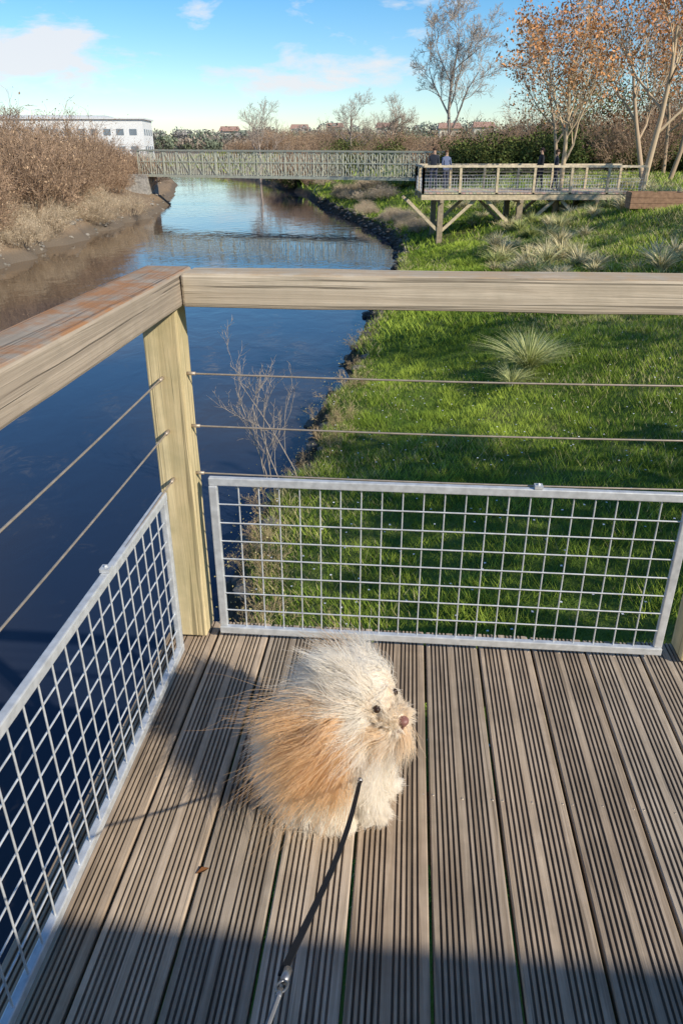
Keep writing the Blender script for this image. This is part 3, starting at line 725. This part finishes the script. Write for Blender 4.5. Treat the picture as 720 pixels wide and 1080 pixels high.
mb=MB(); mb.sphere(EYE,(.0105,.0105,.0088),14,10); mb.sphere(EYE2,(.010,.010,.0085),14,10); mb.obj('eyes',m_,dog,True)
m_,nt_,b_=newmat('dog_lips'); b_.inputs['Base Color'].default_value=(.16,.08,.06,1); b_.inputs['Roughness'].default_value=.5
mb=MB(); mb.tube([(.155,-.092,.297),(.148,-.097,.290),(.130,-.099,.284),(.112,-.095,.284)],[.003,.0035,.003,.002],8); mb.obj('mouth',m_,dog,True)

EC=np.array([v[0] for v in E.values()]); ER=np.array([v[1] for v in E.values()]); EN=list(E.keys())
def pushout(P,m=1.0):
    for c_,r_ in zip(EC,ER):
        d=(P-c_)/r_; k=np.linalg.norm(d,axis=-1,keepdims=True)+1e-9
        P=np.where(k<m,c_+(P-c_)/k*m,P)
    return P
SEG=8; allP=[];allC=[];allR=[]
cream=np.array([.95,.83,.66]); white=np.array([.985,.93,.84]); tan=np.array([.80,.46,.20]); rust=np.array([.66,.32,.11]); beige=np.array([.90,.69,.46])
def flow(P,s=1.0):
    x,y,z=P[:,0]*s,P[:,1]*s,P[:,2]*s
    return np.stack([np.sin(x*31+z*47+1)+.6*np.sin(y*83+z*61),np.sin(y*37-z*29+2)+.6*np.sin(x*91+z*53),np.sin(x*43+y*33+.5)+.6*np.sin(z*87-x*59)],1)
def furgroup(name,n,length,comb,lift,colfn,wave=.004,clump=.42,perclump=16,filt=None,rad=.00055,lv=.7,fl=.34,grav=.05):
    c_,r_=np.array(E[name][0]),np.array(E[name][1])
    u=rng.normal(size=(n*2,3)); u/=np.linalg.norm(u,axis=1)[:,None]
    P=c_+r_*u; nr=u/r_; nr/=np.linalg.norm(nr,axis=1)[:,None]
    ok=P[:,2]>.004
    for i,k in enumerate(EN):
        if k==name: continue
        ok&=np.linalg.norm((P-EC[i])/ER[i],axis=1)>.97
    ok&=np.linalg.norm(P-NOSE,axis=1)>.015; ok&=np.linalg.norm(P-EYE,axis=1)>.0105; ok&=np.linalg.norm(P-EYE2,axis=1)>.0105
    if filt is not None: ok&=filt(P)
    P=P[ok][:n]; nr=nr[ok][:n]; n=len(P)
    if n<10: return
    K=max(3,n//perclump); gi=rng.choice(n,K,replace=False)
    ds=np.empty(n,int)
    for a in range(0,n,2000): ds[a:a+2000]=np.argmin(((P[a:a+2000,None]-P[gi][None])**2).sum(2),1)
    cb=comb(P,nr) if callable(comb) else np.tile(np.array(comb,float),(n,1))
    cb=cb/np.linalg.norm(cb,axis=1)[:,None]
    cb=cb+flow(P)*fl+rng.normal(size=(K,3))[ds]*.2+rng.normal(size=(n,3))*.13; cb/=np.linalg.norm(cb,axis=1)[:,None]
    Ln=length*(1-lv/2+lv*rng.uniform(0,1,n))*(.7+.6*rng.uniform(0,1,K))[ds]
    fly=rng.uniform(0,1,n)<.10; Ln=np.where(fly,Ln*1.3,Ln)
    d=nr*lift+cb*.6+rng.normal(size=(n,3))*.15; d/=np.linalg.norm(d,axis=1)[:,None]
    pts=[P-nr*.004]; q=P.copy(); ph=rng.uniform(0,6.28,K)[ds]; wdir=rng.normal(size=(K,3))[ds]
    for i in range(1,SEG):
        t=i/(SEG-1)
        d=d*.68+cb*.32+np.array([0,0,-grav])+flow(q,1.4)*.09+rng.normal(size=(n,3))*.10; d/=np.linalg.norm(d,axis=1)[:,None]
        q=q+d*(Ln/(SEG-1))[:,None]; q=pushout(q,1.02+.05*t)
        q[:,2]=np.maximum(q[:,2],.003+.002*rng.uniform(0,1,n))
        pts.append(q+wdir*(np.sin(t*6+ph)*wave*t)[:,None])
    A=np.stack(pts,1)
    G=A[gi][ds]; cl=np.where(fly,0.1,clump*rng.uniform(.4,1.5,K)[ds])
    w_=(cl[:,None]*(np.linspace(0,1,SEG)**1.0)[None,:])[...,None]
    w_=np.clip(w_,0,.85)
    A=A*(1-w_)+(G+(A[:,:1]-G[:,:1])*.35)*w_
    A[:,:,2]=np.maximum(A[:,:,2],.002)
    C=colfn(P,A,rng.uniform(0,1,n),rng.uniform(0,1,K)[ds])
    R=np.tile((rad*(1-.7*np.linspace(0,1,SEG)**1.5))[None],(n,1))
    allP.append(A);allC.append(C);allR.append(R)
def lerp(a,b,t): return a+(b-a)*t
def c_white(P,A,k,kc):
    c=lerp(cream,white,k[:,None,None])*np.ones((len(P),SEG,1)); return c*(.95+.05*kc)[:,None,None]
def c_body(P,A,k,kc):
    c=c_white(P,A,k,kc); f=(kc>.85)[:,None,None]*.5; return lerp(c,beige,f)
def c_head(P,A,k,kc):
    c=c_white(P,A,k,kc); side=np.clip((-P[:,1]-.03)/.04,0,1)*np.clip((.07-P[:,0])/.05,0,1)
    f=np.clip(side*.75+(flow(P,.8)[:,0]>1.0)*.6*(P[:,1]<.03)+(kc-.84)*2.5,0,1); t=np.linspace(0,1,SEG)[None,:]
    return lerp(c,beige*.45+tan*.55,(f[:,None]*(.6+.4*t))[...,None])
def c_ear(P,A,k,kc):
    t=np.linspace(0,1,SEG)[None,:,None]; a=lerp(beige,tan,k[:,None,None]); return lerp(a,lerp(tan,rust,kc[:,None,None]),t**.8)
def c_muz(P,A,k,kc):
    c=c_white(P,A,k,kc); return lerp(c,beige,(.25+.5*(kc>.7))[:,None,None])
def c_beard(P,A,k,kc):
    c=c_white(P,A,k,kc); return lerp(c,beige*.7+tan*.3,(.3+.7*(kc>.4))[:,None,None])
wind=np.array([-1.0,.10,-.14])
ey=(EYE,EYE2)
def near_face(P):
    r=np.linalg.norm(P-NOSE,axis=1)<.035
    for q in ey: r|=(np.linalg.norm(P-q,axis=1)<.024)
    r|=(P[:,0]>EYE[0]-.010)&(P[:,2]>.315)&(P[:,2]<.358)&(P[:,1]<.02)
    return r
furgroup('rump',9000,.058,lambda P,n:n*.4+np.array([-.65,.0,-.7]),.75,c_body)
furgroup('torso',9000,.072,lambda P,n:n*.35+np.array([-.75,.0,-.5]),.75,c_body)
furgroup('thigh',5500,.055,lambda P,n:n*.35+np.array([-.45,-.1,-.85]),.75,c_body)
furgroup('chest',6500,.075,lambda P,n:n*.35+np.array([-.6,-.1,-.65]),.75,c_body)
furgroup('neck',5000,.095,lambda P,n:n*.4+np.array([-.9,.0,-.4]),.75,c_head)
furgroup('head',13000,.082,lambda P,n:n*.36+wind,.65,c_head,filt=lambda P:~near_face(P))
furgroup('brow',3500,.065,lambda P,n:n*.4+wind+np.array([0,0,.15]),.65,c_head,filt=lambda P:~near_face(P)&(P[:,2]>.348))
furgroup('brow',4000,.018,lambda P,n:n*.4+wind,.5,c_muz,wave=.001)
furgroup('head',3000,.020,lambda P,n:n*.4+wind,.5,c_muz,wave=.001,filt=lambda P:(P[:,0]>.06))
furgroup('muzzle',3000,.020,lambda P,n:n*.8+np.array([-.3,.1,.1]),.7,c_muz,wave=.001)
furgroup('muzzle',4000,.080,lambda P,n:n*.4+np.array([-.85,-.2,-.5]),.55,c_beard,filt=lambda P:P[:,2]<.297)
furgroup('brow',3000,.085,lambda P,n:n*.35+np.array([-.9,-.15,-.32]),.55,c_beard,filt=lambda P:P[:,2]<.302)
furgroup('ear',4200,.165,lambda P,n:n*.25+np.array([-.85,-.2,-.55]),.5,c_ear,fl=.22,perclump=40)
furgroup('ear2',3000,.12,lambda P,n:n*.3+np.array([-.95,.2,-.05]),.55,c_ear)
furgroup('leg',2500,.05,lambda P,n:n*.4+np.array([-.3,-.1,-.9]),.6,c_white)
furgroup('leg2',2500,.05,lambda P,n:n*.4+np.array([-.3,0,-.9]),.6,c_white)
furgroup('paw',1200,.022,lambda P,n:n*.4+np.array([.2,-.1,-.6]),.5,c_white,wave=.001)
furgroup('paw2',1200,.022,lambda P,n:n*.4+np.array([.2,0,-.6]),.5,c_white,wave=.001)
furgroup('hindpaw',1500,.03,lambda P,n:n*.4+np.array([.1,-.1,-.6]),.5,c_white,wave=.001)
AP=np.concatenate(allP); AC=np.concatenate(allC); AR=np.concatenate(allR); nh=len(AP)
hc=bpy.data.hair_curves.new('fur'); hc.add_curves([SEG]*nh)
hc.attributes['position'].data.foreach_set('vector',AP.astype(np.float32).ravel())
ra=hc.attributes.get('radius') or hc.attributes.new('radius','FLOAT','POINT'); ra.data.foreach_set('value',AR.astype(np.float32).ravel())
ca=hc.attributes.new('hcol','FLOAT_COLOR','POINT'); ca.data.foreach_set('color',np.concatenate([AC,np.ones(AC.shape[:2]+(1,))],2).astype(np.float32).ravel())
m_,nt_,b_=newmat('dog_fur'); at=N(nt_,'ShaderNodeAttribute',attribute_name='hcol'); LL=nt_.links.new
df=N(nt_,'ShaderNodeBsdfDiffuse'); gl=N(nt_,'ShaderNodeBsdfHairPrincipled'); gl.parametrization='COLOR'
LL(at.outputs['Color'],gl.inputs['Color']); gl.inputs['Roughness'].default_value=.45; gl.inputs['Radial Roughness'].default_value=.6
LL(at.outputs['Color'],df.inputs['Color']); mx=N(nt_,'ShaderNodeMixShader'); mx.inputs[0].default_value=.55; LL(df.outputs[0],mx.inputs[1]); LL(gl.outputs[0],mx.inputs[2])
LL(mx.outputs[0],nt_.nodes['Material Output'].inputs['Surface'])
hc.materials.append(m_)
fo=bpy.data.objects.new('fur',hc); sc.collection.objects.link(fo); fo.parent=dog
print('hairs',nh)

# leash
lw=empty('dog_leash')
def ribbon(mb,pts,w_,th):
    pts=[Vector(p) for p in pts]; 
    for i in range(len(pts)-1): 
        mb.beam(pts[i],pts[i+1]+(pts[i+1]-pts[i])*.03,w_,th,(.016,.016,.018))
pa=Vector((.042,1.240,.205)); pb=Vector((-.062,.515,.665)); pc=Vector((-.12,.12,.90))
mb=MB(); pts=[]
for i in range(25):
    t=i/24; p=pa.lerp(pb,t); p.z-=.02*math.sin(math.pi*t); p.x+=.006*math.sin(math.pi*t*1.3); pts.append(p)
ribbon(mb,pts,.009,.003); mb.obj('webbing',M_cloth,lw)
mb=MB(); d=(pc-pb).normalized()
mb.tube([pb-d*.01,pb+d*.012],.005,10,(.5,.5,.5),cap=True)
a=[pb+d*.012+Vector((math.cos(t)*.006,0,0))+d*(.012+math.sin(t)*.012) for t in [k*6.283/14 for k in range(15)]]
mb.tube(a,.0014,6); mb.tube([pb+d*.030,pb+d*.045],.0035,10,cap=True); mb.sphere(pa,(.007,.007,.007),10,8)
mb.obj('swivel_clip',metal('clip_steel',(.35,.35,.36),.4,.8),lw,True)
mb=MB(); mb.tube([pb+d*.04,pb.lerp(pc,.4),pc],.003,8,(.22,.22,.23)); mb.obj('cord',M_cloth,lw)

sc.view_settings.view_transform='Standard'; sc.view_settings.look='None'; sc.view_settings.exposure=0
